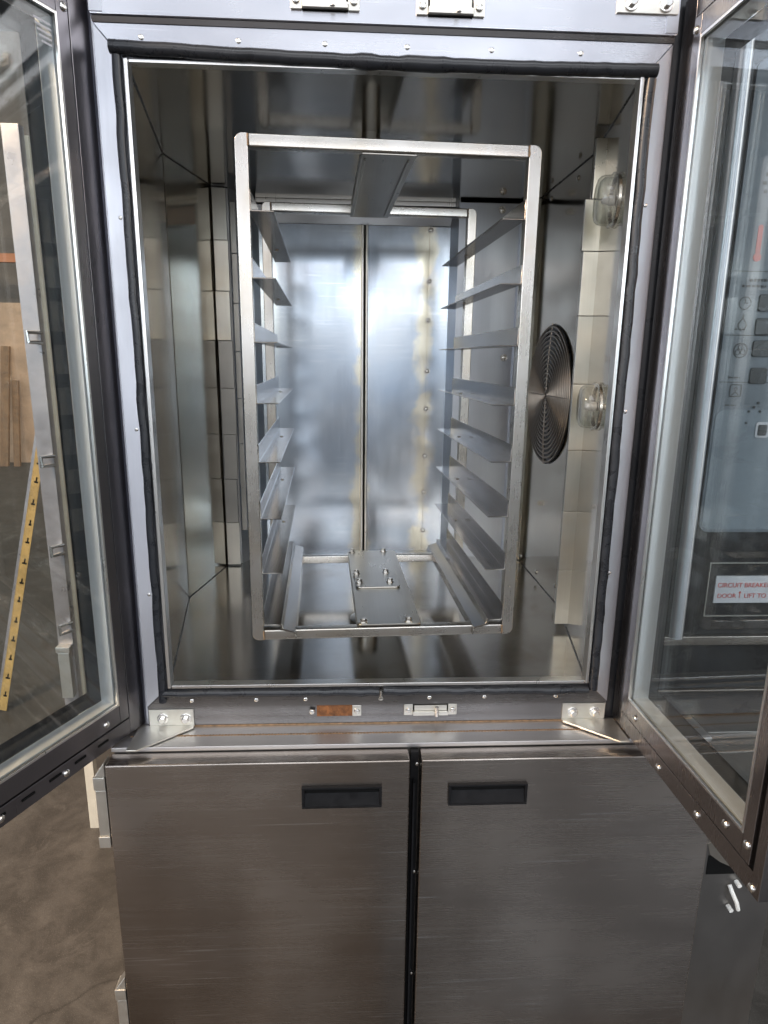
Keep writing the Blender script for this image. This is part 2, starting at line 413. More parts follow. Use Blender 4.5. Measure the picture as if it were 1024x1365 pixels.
# ------------------------------------------------------------------ the oven
oven = thing('bakery_oven', (0.2, 0.45, -0.73), 'tall stainless steel bakery oven with both glass doors swung open around its chamber', 'oven')
CZ, FZ = 0.478, -0.636
def wall(name, p, q, z0, z1, mat, thick=0.004, side=1):
    """thin sheet from plan point p to q; thickness goes to the outside"""
    p = Vector((p[0], p[1], 0)); q = Vector((q[0], q[1], 0)); d = (q - p).normalized(); n = Vector((-d.y, d.x, 0)) * side * thick
    m = MB(); m.poly([(p.x, p.y, z0), (q.x, q.y, z0), (q.x + n.x, q.y + n.y, z0), (p.x + n.x, p.y + n.y, z0)], (0, 0, z1 - z0))
    return m.build(name, mat, oven)
# side walls of the chamber (plan points measured from the photograph)
PL = [(-0.430, 0.004), (-0.508, 0.487), (-0.455, 0.778), (-0.412, 0.792), (-0.346, 0.945)]
wall('chamber_wall', PL[0], PL[1], FZ, CZ, 'chamber_steel', side=1)
wall('chamber_wall', PL[1], PL[2], FZ, CZ, 'chamber_steel', side=1)
wall('chamber_wall', PL[2], PL[3], FZ, CZ, 'tile_dark', side=1)
wall('chamber_wall', PL[3], PL[4], FZ, CZ, 'back_steel_blue', side=1)
PR = [(0.430, 0.004), (0.499, 0.405), (0.496, 0.815), (0.462, 0.862)]
wall('chamber_wall', PR[0], PR[1], FZ, CZ, 'chamber_steel', side=-1)
wall('chamber_wall', PR[1], PR[2], FZ, CZ - 0.003, 'chamber_steel', side=-1)
wall('chamber_wall', PR[2], PR[3], FZ, CZ, 'chamber_steel', side=-1)
bp = MB(); bp.box(0.262, 0.462, 0.862, 0.866, FZ, 0.470); bp.box(0.447, 0.462, 0.850, 0.862, FZ, 0.470, 0.001)
bpo = bp.build('corner_panel', 'back_steel_blue', oven)
wall('chamber_wall', (0.262, 0.866), (0.246, 0.945), FZ, CZ, 'back_steel_blue', side=-1)
for P in (PL[:4], PR):
    for a_, b_ in zip(P, P[1:]):
        sg = 1 if a_[0] < 0 else -1
        for zz_ in (CZ - 0.0006, FZ + 0.0006):
            m = MB(); m.tube([(a_[0] + sg * 0.0004, a_[1], zz_), (b_[0] + sg * 0.0004, b_[1], zz_)], 0.0016, 6); m.build('sheet_seam', 'button_dark', oven)
    sg = 1 if P[1][0] < 0 else -1
    m = MB(); m.tube([(P[1][0] + sg * 0.0004, P[1][1], FZ), (P[1][0] + sg * 0.0004, P[1][1], CZ)], 0.0009, 6); m.build('sheet_seam', 'rail_steel', oven)
# ceiling and floor of the chamber
m = MB(); m.poly([(-0.44, 0.004, CZ), (-0.515, 0.487, CZ), (-0.46, 0.80, CZ), (-0.36, 0.955, CZ), (0.25, 0.955, CZ), (0.47, 0.87, CZ), (0.50, 0.815, CZ), (0.51, 0.40, CZ), (0.44, 0.004, CZ)], (0, 0, 0.005))
m.build('chamber_ceiling', 'ceiling_steel', oven)
m = MB(); m.poly([(-0.44, 0.0, FZ), (-0.515, 0.487, FZ), (-0.46, 0.80, FZ), (-0.36, 0.955, FZ), (0.25, 0.955, FZ), (0.47, 0.87, FZ), (0.50, 0.815, FZ), (0.51, 0.40, FZ), (0.44, 0.0, FZ)], (0, 0, -0.005))
m.build('chamber_floor', 'floor_steel', oven)
# back wall: bulged sheets with a raised centre seam
def bulged(x0, x1, z0, z1, y, amp, nx, nz, seed):
    rnd = random.Random(seed); t = bmesh.new(); g = []
    bumps = [(rnd.uniform(x0, x1), rnd.uniform(z0, z1), rnd.uniform(0.06, 0.22), rnd.uniform(-1, 1)) for _ in range(14)]
    for j in range(nz + 1):
        row = []
        for i in range(nx + 1):
            u, w = i / nx, j / nz; x = x0 + (x1 - x0) * u; z = z0 + (z1 - z0) * w
            e = min(1, 6 * min(u, 1 - u)) * min(1, 10 * min(w, 1 - w))
            d = sum(a * math.exp(-((x - bx) ** 2 + (z - bz) ** 2) / (2 * s * s)) for bx, bz, s, a in bumps)
            row.append(t.verts.new((x, y - amp * e * d, z)))
        g.append(row)
    for j in range(nz):
        for i in range(nx): t.faces.new((g[j][i], g[j][i + 1], g[j + 1][i + 1], g[j + 1][i]))
    return t
for x0, x1, sd in ((-0.350, -0.031, 3), (-0.009, 0.190, 5)):
    mb = MB(); t = bulged(x0, x1, FZ, 0.415, 0.940, 0.0016, 24, 60, sd); mb._merge(t)
    mb.box(x0, x1, 0.944, 0.947, FZ, 0.415)
    mb.build('back_panel', 'back_steel', oven)
m = MB(); m.box(0.183, 0.248, 0.9365, 0.9385, FZ, 0.414, 0.0006); strip = m.build('screw_strip', 'back_steel', oven)
for z in (0.405, 0.253, 0.134, -0.026, -0.148, -0.306, -0.43, -0.565):
    s = screw(MB(), (0.186, 0.9365, z), (0, -1, 0), 0.0065, 0.003); s.ring((0.186, 0.9358, z), (0, 1, 0), 0.008, 0.0012, 24); s.build('screw', 'screw_steel', strip)
m = MB()
m.tube([(-0.027, 0.937, FZ), (-0.027, 0.937, 0.415)], 0.0045, 10); m.tube([(-0.013, 0.937, FZ), (-0.013, 0.937, 0.415)], 0.0045, 10)
m.build('centre_seam', 'bright_steel', oven)
m = MB(); m.box(-0.031, -0.009, 0.940, 0.946, FZ, 0.415); m.build('seam_channel', 'dark_gap', oven)
m = MB(); m.poly([(-0.35, 0.940, 0.4165), (-0.35, 0.915, 0.462), (-0.35, 0.918, 0.4635), (-0.35, 0.944, 0.417)], (0.60, 0, 0)); m.build('back_header', 'back_steel_blue', oven)
m = MB(); m.box(-0.35, 0.262, 0.900, 0.915, 0.4655, 0.4775, 0.001); m.build('header_trim', 'bright_steel', oven)
for (x, y, z) in ((0.391, 0.862, 0.452), (0.42, 0.862, -0.45), (0.42, 0.862, 0.02)):
    screw(MB(), (x, y, z), (0, -1, 0), 0.008, 0.003).ring((x, y - .001, z), (0, 1, 0), 0.010, 0.0014, 24).build('screw', 'screw_steel', bpo)
# baffle plates stacked on the left of the chamber
zz = 0.472
for k in range(8):
    h = (0.472 + 0.632) / 8
    dx = random.uniform(-0.002, 0.002); w0 = -0.452 + dx
    m = MB(); m.box(w0, w0 + 0.040 + random.uniform(-.002, .002), 0.766 + random.uniform(-.002, .002), 0.7755, zz - h + 0.0012, zz, 0.0012)
    m.build('baffle_plate', ['tile_grey', 'tile_pale', 'tile_pale', 'tile_dark', 'tile_dark', 'tile_dark', 'tile_dark', 'tile_grey'][k], oven)
    m = MB(); m.box(-0.408, -0.392, 0.790 + random.uniform(-.003, .003), 0.7965, zz - h - 0.03, zz - 0.0315, 0.001)
    if k < 7: m.build('baffle_plate', 'tile_dark', oven)
    zz -= h
# pale strip of plates beside the lamps on the right
zz = 0.465
for k, h in enumerate((0.118, 0.104, 0.134, 0.148, 0.150, 0.146, 0.146, 0.139)):
    o_ = 0.006 if k == 1 else (0.0 if k else 0.012)
    ex = (0.010 if k == 0 else (-0.004 if k == 1 else 0.0))
    m = MB(); m.box(0.4385 + ex, 0.4728, 0.246, 0.256, zz - h + 0.0006, zz, 0.0012)
    m.build('air_plate', 'plate_steel' if k == 0 else ('tile_grey' if k in (3, 5) else 'tile_pale'), oven)
    zz -= h
# lamps: glass domes on the right front wall
nR = Vector((-(0.405 - 0.004), 0.071, 0)).normalized()
for (y, z) in ((0.122, 0.317), (0.124, -0.080)):
    c = Vector((0.430 + 0.177 * (y - 0.004), y, z))
    lo = MB(); lo.lathe([(0.0, 0.0485), (0.003, 0.0485), (0.0045, 0.046), (0.0045, 0.042)], c, nR, 32, cap=False)
    lamp = lo.build('chamber_lamp', 'screw_steel', oven)
    g = MB(); R1 = 0.0455
    g.lathe([(0.005, R1 * 1.10), (0.009, R1 * 1.10), (0.011, R1), (0.024, R1 * 0.99), (0.030, R1 * 0.95), (0.0345, R1 * 0.86), (0.036, R1 * 0.74), (0.037, 0.0)], c, nR, 32, cap=False)
    g.lathe([(0.008, R1 * 0.9), (0.024, R1 * 0.9), (0.030, R1 * 0.78), (0.032, 0.0)], c, nR, 32, cap=False)
    g.build('lamp_glass', 'lamp_glass', lamp)
    b_ = MB(); b_.lathe([(0.002, 0.010), (0.012, 0.010), (0.014, 0.007), (0.024, 0.006), (0.027, 0.0)], c, nR, 16, cap=False); b_.build('bulb', 'label_white', lamp)
# fan guard on the right wall
nF = Vector((-0.41, -0.003, 0)).normalized()
fc = Vector((0.4975, 0.612, -0.083)) + nF * 0.0012
m = MB(); m.lathe([(0.0, 0.194), (0.0006, 0.194), (0.0006, 0.0)], fc, nF, 64, cap=False); hole = m.build('fan_opening', 'button_dark', oven)
m = MB()
for k in range(15):
    m.ring(fc + nF * (0.0045 + 0.004 * (1 - (k / 14) ** 2)), nF, 0.012 + 0.01255 * k, 0.0028, 72, 6)
for a in range(4):
    d = Vector((0, math.cos(a * math.pi / 2 + .0), math.sin(a * math.pi / 2 + .0))); d = (d - nF * d.dot(nF)).normalized()
    m.tube([fc + nF * 0.0095 + d * 0.01, fc + nF * 0.008 + d * 0.12, fc + nF * 0.003 + d * 0.196], 0.0020, 6)
m.build('fan_guard', 'grille_steel', oven)
for y, z in ((0.50, 0.452), (0.72, 0.455), (0.44, -0.59), (0.62, -0.61), (0.80, -0.615)):
    screw(MB(), (0.499 - 0.0073 * (y - .405) - 0.0002, y, z), nF, 0.007, 0.004).build('wall_screw', 'screw_steel', oven)

# front face frame with mitred corners
def mitre(pts, mat, name='face_frame', y0=-0.012, y1=0.002):
    m = MB(); m.poly([(x, y0, z) for x, z in pts], (0, y1 - y0, 0), 0.0008, 1); return m.build(name, mat, oven)
T0, T1, B0, B1, XI, XO = 0.480, 0.530, -0.640, -0.684, 0.432, 0.476
e = 0.0006
mitre([(-XO + e, T1), (XO - e, T1), (XI, T0 + e), (-XI, T0 + e)], 'frame_steel')
mitre([(-XO, T1 - e), (-XI, T0), (-XI, B0), (-XO, B1 + e)], 'frame_steel_upright')
mitre([(XO, T1 - e), (XI, T0), (XI, B0), (XO, B1 + e)], 'frame_steel_upright')
mitre([(-XO + e, B1), (XO - e, B1), (XI, B0 - e), (-XI, B0 - e)], 'sill_steel')
m = MB(); m.poly([(-0.476, -0.0125, 0.5305), (-0.476, -0.0165, 0.5375), (-0.476, 0.002, 0.5375), (-0.476, 0.002, 0.5305)], (0.952, 0, 0)); m.build('header_step', 'frame_steel', oven)
m = MB(); m.box(-0.476, 0.476, -0.022, 0.002, 0.538, 0.640, 0.001); hp = m.build('header_panel', 'frame_steel', oven)
m = MB(); m.box(-0.476, 0.476, -0.008, 0.002, -0.728, -0.6845, 0.001); sillp = m.build('sill_panel', 'sill_steel', oven)
for x in (-0.476, 0.456):
    m = MB(); m.box(x, x + 0.02, -0.0235, -0.0221, 0.541, 0.640); m.build('corner_strip', 'frame_steel_upright', hp)
# face-frame screws
for x in (-0.40, -0.245, -0.105, 0.03, 0.17, 0.32):
    screw(MB(), (x, -0.0122, 0.511), (0, -1, 0), 0.0042, 0.0016).build('face_screw', 'screw_steel', oven)
for x in (-0.385, -0.255, -0.155, 0.10, 0.215, 0.365):
    screw(MB(), (x, -0.0122, -0.669), (0, -1, 0), 0.0042, 0.0016).build('face_screw', 'screw_steel', oven)
for sx in (-1, 1):
    for z in (0.26, -0.10, -0.42):
        screw(MB(), (sx * 0.4545, -0.0122, z + sx * 0.02), (0, -1, 0), 0.0034, 0.0014).build('face_screw', 'screw_steel', oven)
# bright liner edge round the opening
m = MB()
for x in (-0.4295, 0.4225): m.box(x, x + 0.007, -0.020, 0.003, FZ - 0.001, CZ, 0.0015)
m.box(-0.4220, 0.4220, -0.018, 0.003, FZ - 0.0025, FZ + 0.004, 0.0012)
m.box(-0.4220, 0.4220, -0.016, 0.003, CZ - 0.0045, CZ + 0.001, 0.0012)
m.build('liner_edge', 'bright_steel', oven)
# rubber door gasket, sagging at the top
rnd = random.Random(4)
def wav(n, a): return [rnd.uniform(-a, a) for _ in range(n)]
def gasket(p0, p1, r, n, amp, axis, sag=0.0, bulge=()):
    p0, p1 = Vector(p0), Vector(p1); w = wav(n + 1, amp); pts = []; rr = []
    for i in range(n + 1):
        t = i / n; p = p0.lerp(p1, t); p[axis] += w[i] + sag * math.sin(math.pi * t)
        pts.append(p); k = r
        for b0, b1, br in bulge:
            if b0 <= t <= b1: k = br
        rr.append(k)
    m = MB(); m.tube(pts, rr, 14); return m.build('gasket', 'gasket_rubber', oven, smooth=80)
gasket((-0.449, -0.019, 0.494), (0.449, -0.019, 0.487), 0.0105, 60, 0.0006, 2, -0.006, ((0.44, 0.48, 0.0125), (0.53, 0.60, 0.0120)))
gasket((-0.4405, -0.017, 0.482), (-0.4405, -0.017, -0.668), 0.0075, 40, 0.0012, 0)
gasket((0.4405, -0.017, 0.474), (0.4405, -0.017, -0.652), 0.0090, 40, 0.0012, 0)
gasket((-0.440, -0.016, -0.650), (-0.005, -0.016, -0.652), 0.0085, 24, 0.0008, 2, 0, ((0.86, 0.93, 0.010),))
gasket((0.004, -0.016, -0.650), (0.430, -0.016, -0.654), 0.0090, 24, 0.0012, 2, 0, ((0.0, 0.12, 0.010), (0.80, 0.86, 0.011)))
m = MB(); m.tube([(-0.001, -0.024, -0.645), (-0.001, -0.024, -0.662)], 0.003, 8); m.ring((-0.001, -0.022, -0.664), (0, 1, 0), 0.004, 0.0018, 16); m.build('gasket_clip', 'screw_steel', oven)

# door catches on header and sill
def catch(xc, zc, y, par, missing=False, shade=0):
    o = MB()
    for s in (-1, 1):
        if missing and s < 0: continue
        o.box(xc + s * 0.046 - 0.0095, xc + s * 0.046 + 0.0095, y - 0.005, y - 0.0002, zc - 0.0125, zc + 0.0125, 0.002)
    if not missing:
        o.box(xc - 0.0365, xc + 0.0365, y - 0.010, y - 0.0002, zc - 0.011, zc - 0.002, 0.001)
        o.box(xc - 0.034, xc + 0.034, y - 0.006, y - 0.0002, zc - 0.0015, zc + 0.0105, 0.001)
    c = o.build('door_catch', 'latch_steel', par)
    for s in (-1, 1):
        screw(MB(), (xc + s * 0.046, y - 0.005, zc), (0, -1, 0), 0.0062, 0.004).build('catch_screw', 'screw_steel', par)
    m = MB(); m.box(xc - 0.0365, xc + 0.0365, y - 0.0012, y - 0.0001, zc - 0.0135, zc + 0.0135)
    m.build('catch_recess', 'rust' if missing else 'dark_gap', par)
    if not missing:
        m = MB(); m.tube([(xc + 0.012, y - 0.013, zc - 0.010), (xc + 0.012, y - 0.013, zc + 0.010)], 0.004, 10); m.build('catch_roller', 'screw_steel', par)
catch(-0.104, 0.5655, -0.022, hp); catch(0.098, 0.564, -0.022, hp)
catch(-0.096, -0.6965, -0.008, sillp, True); catch(0.103, -0.6965, -0.008, sillp)

# hinge brackets
def hinge(x0, x1, z0, z1, y, low, sx):
    m = MB(); m.box(x0, x1, y - 0.0045, y - 0.0002, z0, z1, 0.0012)
    if low:
        a, b = (x0, x1) if sx < 0 else (x1, x0)          # a is the door side
        m.poly([(a, y - 0.0046, z0 + 0.0002), (b, y - 0.0046, z0 + 0.0002), (b, y - 0.012, z0 + 0.0002), (a + sx * 0.0, -0.098, z0 + 0.0002), (a + sx * 0.02, -0.098, z0 + 0.0002), (a + sx * 0.02, y - 0.0046, z0 + 0.0002)], (0, 0, 0.004), 0.0008, 1)
    h = m.build('hinge_bracket', 'latch_steel', oven)
    for x in (x0 + 0.022, x1 - 0.022) if sx > 0 else (x0 + 0.028, x1 - 0.016):
        s = MB(); s.lathe([(0, 0.0115), (0.002, 0.0115), (0.003, 0.010), (0.003, 0.0)], (x, y - 0.0045, (z0 + z1) / 2), (0, -1, 0), 20, cap=False)
        s.lathe([(0, 0.0075), (0.007, 0.0075), (0.008, 0.006), (0.008, 0.0)], (x, y - 0.0075, (z0 + z1) / 2), (0, -1, 0), 6, cap=False)
        s.build('bolt', 'screw_steel', h)
hinge(-0.473, -0.383, -0.728, -0.688, -0.008, True, -1)
hinge(0.382, 0.473, -0.727, -0.687, -0.008, True, 1)
hinge(0.371, 0.473, 0.566, 0.592, -0.022, False, 1)
hinge(-0.473, -0.371, 0.575, 0.601, -0.022, False, -1)

# outer shell
m = MB(); m.box(-0.545, -0.540, 0.004, 1.02, -0.728, 0.64, 0.001); m.build('side_panel', 'frame_steel_upright', oven)
m = MB(); m.box(-0.540, 0.935, 1.015, 1.02, -0.728, 0.64, 0.001); m.build('rear_panel', 'column_steel', oven)
m = MB(); m.box(-0.545, 0.935, 0.004, 1.02, 0.6405, 0.645, 0.001); m.build('top_panel', 'column_steel', oven)
m = MB(); m.box(-0.540, -0.4765, 0.002, 0.006, -0.728, 0.64); m.build('front_filler', 'frame_steel_upright', oven)
m = MB(); m.box(0.4765, 0.530, 0.002, 0.006, -0.728, 0.64); m.build('front_filler', 'column_black', oven)

# control column right of the doors
m = MB(); m.box(0.531, 0.935, 0.004, 1.0145, -0.728, 0.64, 0.003); colb = m.build('control_column', 'column_black', oven)
def rrect(x0, x1, z0, z1, r, y, n=6):
    pts = []
    for cx, cz, a0 in ((x1 - r, z1 - r, 0), (x0 + r, z1 - r, 90), (x0 + r, z0 + r, 180), (x1 - r, z0 + r, 270)):
        for k in range(n + 1):
            a = R(a0 + 90 * k / n); pts.append((cx + r * math.cos(a), y, cz + r * math.sin(a)))
    return pts
m = MB(); m.poly(rrect(0.632, 0.905, -0.318, 0.520, 0.02, 0.0035), (0, -0.005, 0)); pan = m.build('control_panel', 'panel_grey', oven)
def pp(name, mat, pts, d=0.0012, y=-0.0016):
    m = MB(); m.poly(pts, (0, -d, 0)); return m.build(name, mat, pan)
pp('panel_field', 'panel_light', rrect(0.6365, 0.900, -0.312, -0.075, 0.016, -0.0016))
m = MB()
for z in (0.175, 0.062, -0.024): m.box(0.634, 0.904, -0.0022, -0.0016, z, z + 0.0016)
m.build('panel_line', 'panel_ink', pan)
m = MB(); m.poly(rrect(0.671, 0.680, 0.205, 0.255, 0.0044, -0.0016), (0, -0.001, 0)); m.lathe([(0, 0.0075), (0.001, 0.0075), (0.001, 0)], (0.6755, -0.0017, 0.200), (0, -1, 0), 20, cap=False)
m.build('thermometer_icon', 'red_ink', pan)
m = MB()
rn = random.Random(2)
def words(x, z, w, h):
    t = x
    while t < x + w:
        l = rn.uniform(0.003, 0.009); m.box(t, min(t + l, x + w), -0.0024, -0.0016, z, z + h); t += l + 0.0025
m.bm.free()
def words(x, z, w, h):
    t = x; mm = MB()
    while t < x + w:
        l = rn.uniform(0.003, 0.009); mm.box(t, min(t + l, x + w), -0.0024, -0.0016, z, z + h); t += l + 0.0025
    mm.build('panel_marks', 'panel_ink', pan)
for k, z in enumerate((0.335, 0.321, 0.307)): words(0.672 - 0.004 * (k == 1), z, 0.05, 0.006)
words(0.668, 0.158, 0.035, 0.005); words(0.655, 0.148, 0.045, 0.004)
for z in (0.072, -0.016, -0.068): words(0.652, z, 0.022, 0.003)
m = MB()
for (x, z, r) in ((0.665, 0.120, 0.011), (0.668, 0.035, 0.013)):
    m.ring((x, -0.0022, z), (0, 1, 0), r, 0.0008, 32)
m.tube([(0.665, -0.0022, 0.120), (0.665, -0.0022, 0.128)], 0.0008, 6); m.tube([(0.665, -0.0022, 0.120), (0.671, -0.0022, 0.120)], 0.0008, 6)
for a in (90, 210, 330):
    m.ring((0.668 + .006 * math.cos(R(a)), -0.0022, 0.035 + .006 * math.sin(R(a))), (0, 1, 0), 0.0045, 0.0007, 20)
drop = [(0.665 + 0.008 * math.cos(t) * (1 - 0.5 * max(0, math.sin(t))), -0.0022, 0.082 + 0.010 * math.sin(t) + (0.008 if math.sin(t) > .98 else 0)) for t in [2 * math.pi * k / 24 for k in range(25)]]
m.tube(drop, 0.0008, 6, False)
m.tube(rrect(0.658, 0.680, -0.050, -0.028, 0.003, -0.0022) + [rrect(0.658, 0.680, -0.050, -0.028, 0.003, -0.0022)[0]], 0.0008, 6, False)
m.ring((0.669, -0.0022, -0.036), (0, 1, 0), 0.003, 0.0007, 16)
m.tube([(0.662, -0.0022, -0.048), (0.669, -0.0022, -0.041), (0.676, -0.0022, -0.048)], 0.0008, 6)
m.build('icon_outline', 'panel_ink', pan)
for z in (0.122, 0.080, 0.040, -0.010):
    m = MB(); m.poly(rrect(0.690 + 0.002 * (z < 0), 0.725, z - 0.016, z + 0.014, 0.005, -0.0017), (0, -0.003, 0), 0.0008, 1); m.build('display_window', 'button_dark', pan)
for (x, z) in ((0.700, -0.078), (0.709, -0.070), (0.717, -0.062), (0.698, -0.100), (0.722, -0.078)):
    m = MB(); m.lathe([(0, 0.0024), (0.0015, 0.0024), (0.0015, 0)], (x, -0.0029, z), (0, -1, 0), 14, cap=False); m.build('indicator_dot', 'button_dark', pan)
m = MB(); m.poly(rrect(0.718, 0.745, -0.128, -0.098, 0.005, -0.0029), (0, -0.002, 0)); m.build('symbol_button', 'label_white', pan)
m = MB(); m.poly(rrect(0.722, 0.740, -0.124, -0.103, 0.003, -0.0050), (0, -0.0006, 0)); m.build('symbol_button', 'panel_ink', pan)
# warning label with red lettering
m = MB(); m.box(0.684, 0.900, 0.0005, 0.0038, -0.470, -0.412); lab = m.build('warning_label', 'label_white', colb)
def text(s, x, z, h, mat, par, y, name='lettering'):
    cu_ = bpy.data.curves.new(name, 'FONT'); cu_.body = s; cu_.size = h; cu_.extrude = 0.0003
    to = bpy.data.objects.new(name, cu_)
    COL.objects.link(to)
    bpy.context.view_layer.update()
    me = bpy.data.meshes.new_from_object(to.evaluated_get(bpy.context.evaluated_depsgraph_get()))
    COL.objects.unlink(to); bpy.data.objects.remove(to)
    Mx = Matrix.Translation((x, y, z)) @ Matrix.Rotation(R(90), 4, 'X')
    b = MB(); b.bm.from_mesh(me)
    for v in b.bm.verts: v.co = Mx @ v.co
    bpy.data.meshes.remove(me)
    return b.build(name, mat, par)

text('CIRCUIT BREAKER', 0.688, -0.436, 0.0138, 'red_ink', colb, 0.0001)
text('DOOR', 0.690, -0.459, 0.0135, 'red_ink', colb, 0.0001)
text('LIFT TO', 0.747, -0.459, 0.0135, 'red_ink', colb, 0.0001)
m = MB(); m.poly([(0.7345, 0.0004, -0.449), (0.7375, 0.0004, -0.444), (0.7405, 0.0004, -0.449)], (0, -0.0006, 0)); m.box(0.7369, 0.7381, -0.0002, 0.0004, -0.459, -0.449); m.build('arrow_mark', 'red_ink', colb)
m = MB(); m.box(0.66, 0.93, -0.0005, 0.0038, -0.500, -0.380, 0.0); 
m.bm.free()
m = MB()
for a in ((0.668, 0.930, -0.500, -0.4985), (0.668, 0.930, -0.385, -0.3835), (0.668, 0.6695, -0.4985, -0.385)): m.box(a[0], a[1], 0.001, 0.0038, a[2], a[3])
m.build('breaker_door_edge', 'latch_steel', colb)
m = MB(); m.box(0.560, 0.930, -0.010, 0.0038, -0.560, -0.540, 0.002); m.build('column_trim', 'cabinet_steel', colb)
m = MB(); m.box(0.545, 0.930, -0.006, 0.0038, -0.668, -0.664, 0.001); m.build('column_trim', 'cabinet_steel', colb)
m = MB(); m.tube([(0.600, -0.010, 0.6), (0.603, -0.012, 0.3), (0.606, -0.012, -0.3), (0.607, -0.012, -0.5395)], 0.0135, 20); m.build('column_tube', 'frame_steel_upright', colb, smooth=80)

# glazed doors
def door(A, ang, side, mat, groupname):
    """A: hinge plan point; ang: opening direction measured from -y, side -1 left / +1 right"""
    u = Vector((math.sin(R(ang)), -math.cos(R(ang)), 0))
    n = Vector((-u.y, u.x, 0)) * 1.0          # outward from the inner face
    if n.x * side < 0: n = -n
    M = Matrix(((u.x, n.x, 0, A[0]), (u.y, n.y, 0, A[1]), (0, 0, 1, 0), (0, 0, 0, 1)))
    s0, s1, zb, zt = 0.0, 0.489, -0.722, 0.595
    def bars(a0, a1, b0, b1, c0, c1, d0, d1, t0, t1, name, mt, bev=0.0015, par=None):
        m = MB(M)
        m.box(a0, b0, t0, t1, c0, d1, bev); m.box(a1, b1, t0, t1, c0, d1, bev)
        m.box(b0 + 0.0002, b1 - 0.0002 if b1 < a1 else a1, t0 + 0.0003, t1 - 0.0003, c0, d0, bev); m.box(b0 + 0.0002, b1 - 0.0002, t0 + 0.0003, t1 - 0.0003, c1, d1, bev)
        return m.build(name, mt, par)
    # outer frame: [s0..0.0435] and [0.470..s1]
    def frame(so, si, zo, zi, eo, ei, to, ti, t0, t1, name, mt, par, bev=0.0015):
        m = MB(M)
        m.box(so, si, t0, t1, zo, to, bev)
        m.box(ei, eo, t0, t1, zo, to, bev)
        m.box(si + 0.0003, ei - 0.0003, t0 + 0.0004, t1 - 0.0004, zo, zi, bev)
        m.box(si + 0.0003, ei - 0.0003, t0 + 0.0004, t1 - 0.0004, ti, to, bev)
        return m.build(name, mt, par)
    d = frame(0.0, 0.0412, zb, -0.6880, 0.489, 0.4700, zt, 0.5550, 0.0, 0.044, 'door', mat, oven)
    frame(0.0465, 0.0690, -0.6820, -0.6455, 0.4650, 0.4450, 0.5500, 0.5180, -0.004, 0.040, 'inner_frame', mat, d)
    frame(0.0414, 0.0463, -0.6878, -0.6822, 0.4698, 0.4652, 0.5548, 0.5502, 0.004, 0.030, 'frame_gap', 'dark_gap', d, 0)
    frame(0.0692, 0.0735, -0.6453, -0.6405, 0.4448, 0.4405, 0.5178, 0.5130, -0.005, 0.0010, 'glazing_bead', 'bright_steel', d, 0.0008)
    frame(0.0692, 0.0730, -0.6453, -0.6410, 0.4448, 0.4410, 0.5178, 0.5135, 0.0055, 0.036, 'spacer_channel', 'spacer_steel', d, 0.0)
    m = MB(M); m.box(0.0700, 0.4440, 0.0015, 0.0050, -0.6445, 0.5170); m.build('glass_pane', 'pane_glass', d)
    m = MB(M); m.box(0.0692, 0.4448, 0.0365, 0.0400, -0.6452, 0.5178); m.build('glass_pane', 'pane_glass', d)
    frame(0.0735, 0.1050, -0.6400, -0.6080, 0.4400, 0.4100, 0.5125, 0.4800, 0.0358, 0.0363, 'black_border', 'black_print', d, 0.0)
    for (s, z, t) in ((0.105, -0.666, -0.004), (0.405, -0.662, -0.004), (0.456, -0.655, -0.004), (0.473, -0.712, 0.0), (0.329, -0.706, 0.0), (0.20, -0.708, 0.0), (0.055, 0.53, -0.004), (0.40, 0.535, -0.004)):
        m = MB(M); screw(m, (s, t, z), (0, -1, 0), 0.0066, 0.004); m.build('door_screw', 'screw_steel', d)
    if side < 0:
        for k in range(6):
            m = MB(M); z = -0.7035; m.box(0.10 + k * 0.055, 0.125 + k * 0.055, -0.0012, 0.0002, z, z + 0.004)
            m.build('drain_slot', 'dark_gap', d)
        m = MB(M)
        for k in range(5): m.box(0.078, 0.110 - 0.003 * k, 0.0010, 0.00145, 0.495 - 0.007 * k, 0.498 - 0.007 * k)
        m.build('glass_mark', 'label_white', d)
    return d
door((-0.484, -0.004), -23.8, -1, 'shaded_door_steel', 'l')
door((0.493, -0.004), 1.5, 1, 'door_steel', 'r')

# rotor under the rack and spindle above it (part of the oven)
RC = Vector((-0.008, 0.309, 0))
m = MB(); m.lathe([(0, 0.045), (0.012, 0.045), (0.016, 0.025), (0.078, 0.025), (0.078, 0)], (RC.x - 0.012, RC.y, FZ), (0, 0, 1), 28, cap=False); m.build('rotor_hub', 'plate_steel', oven)
m = MB(); m.lathe([(0, 0.02), (0.094, 0.02), (0.094, 0)], (RC.x - 0.012, RC.y, 0.3845), (0, 0, 1), 24, cap=False); m.build('rotor_spindle', 'plate_steel', oven)

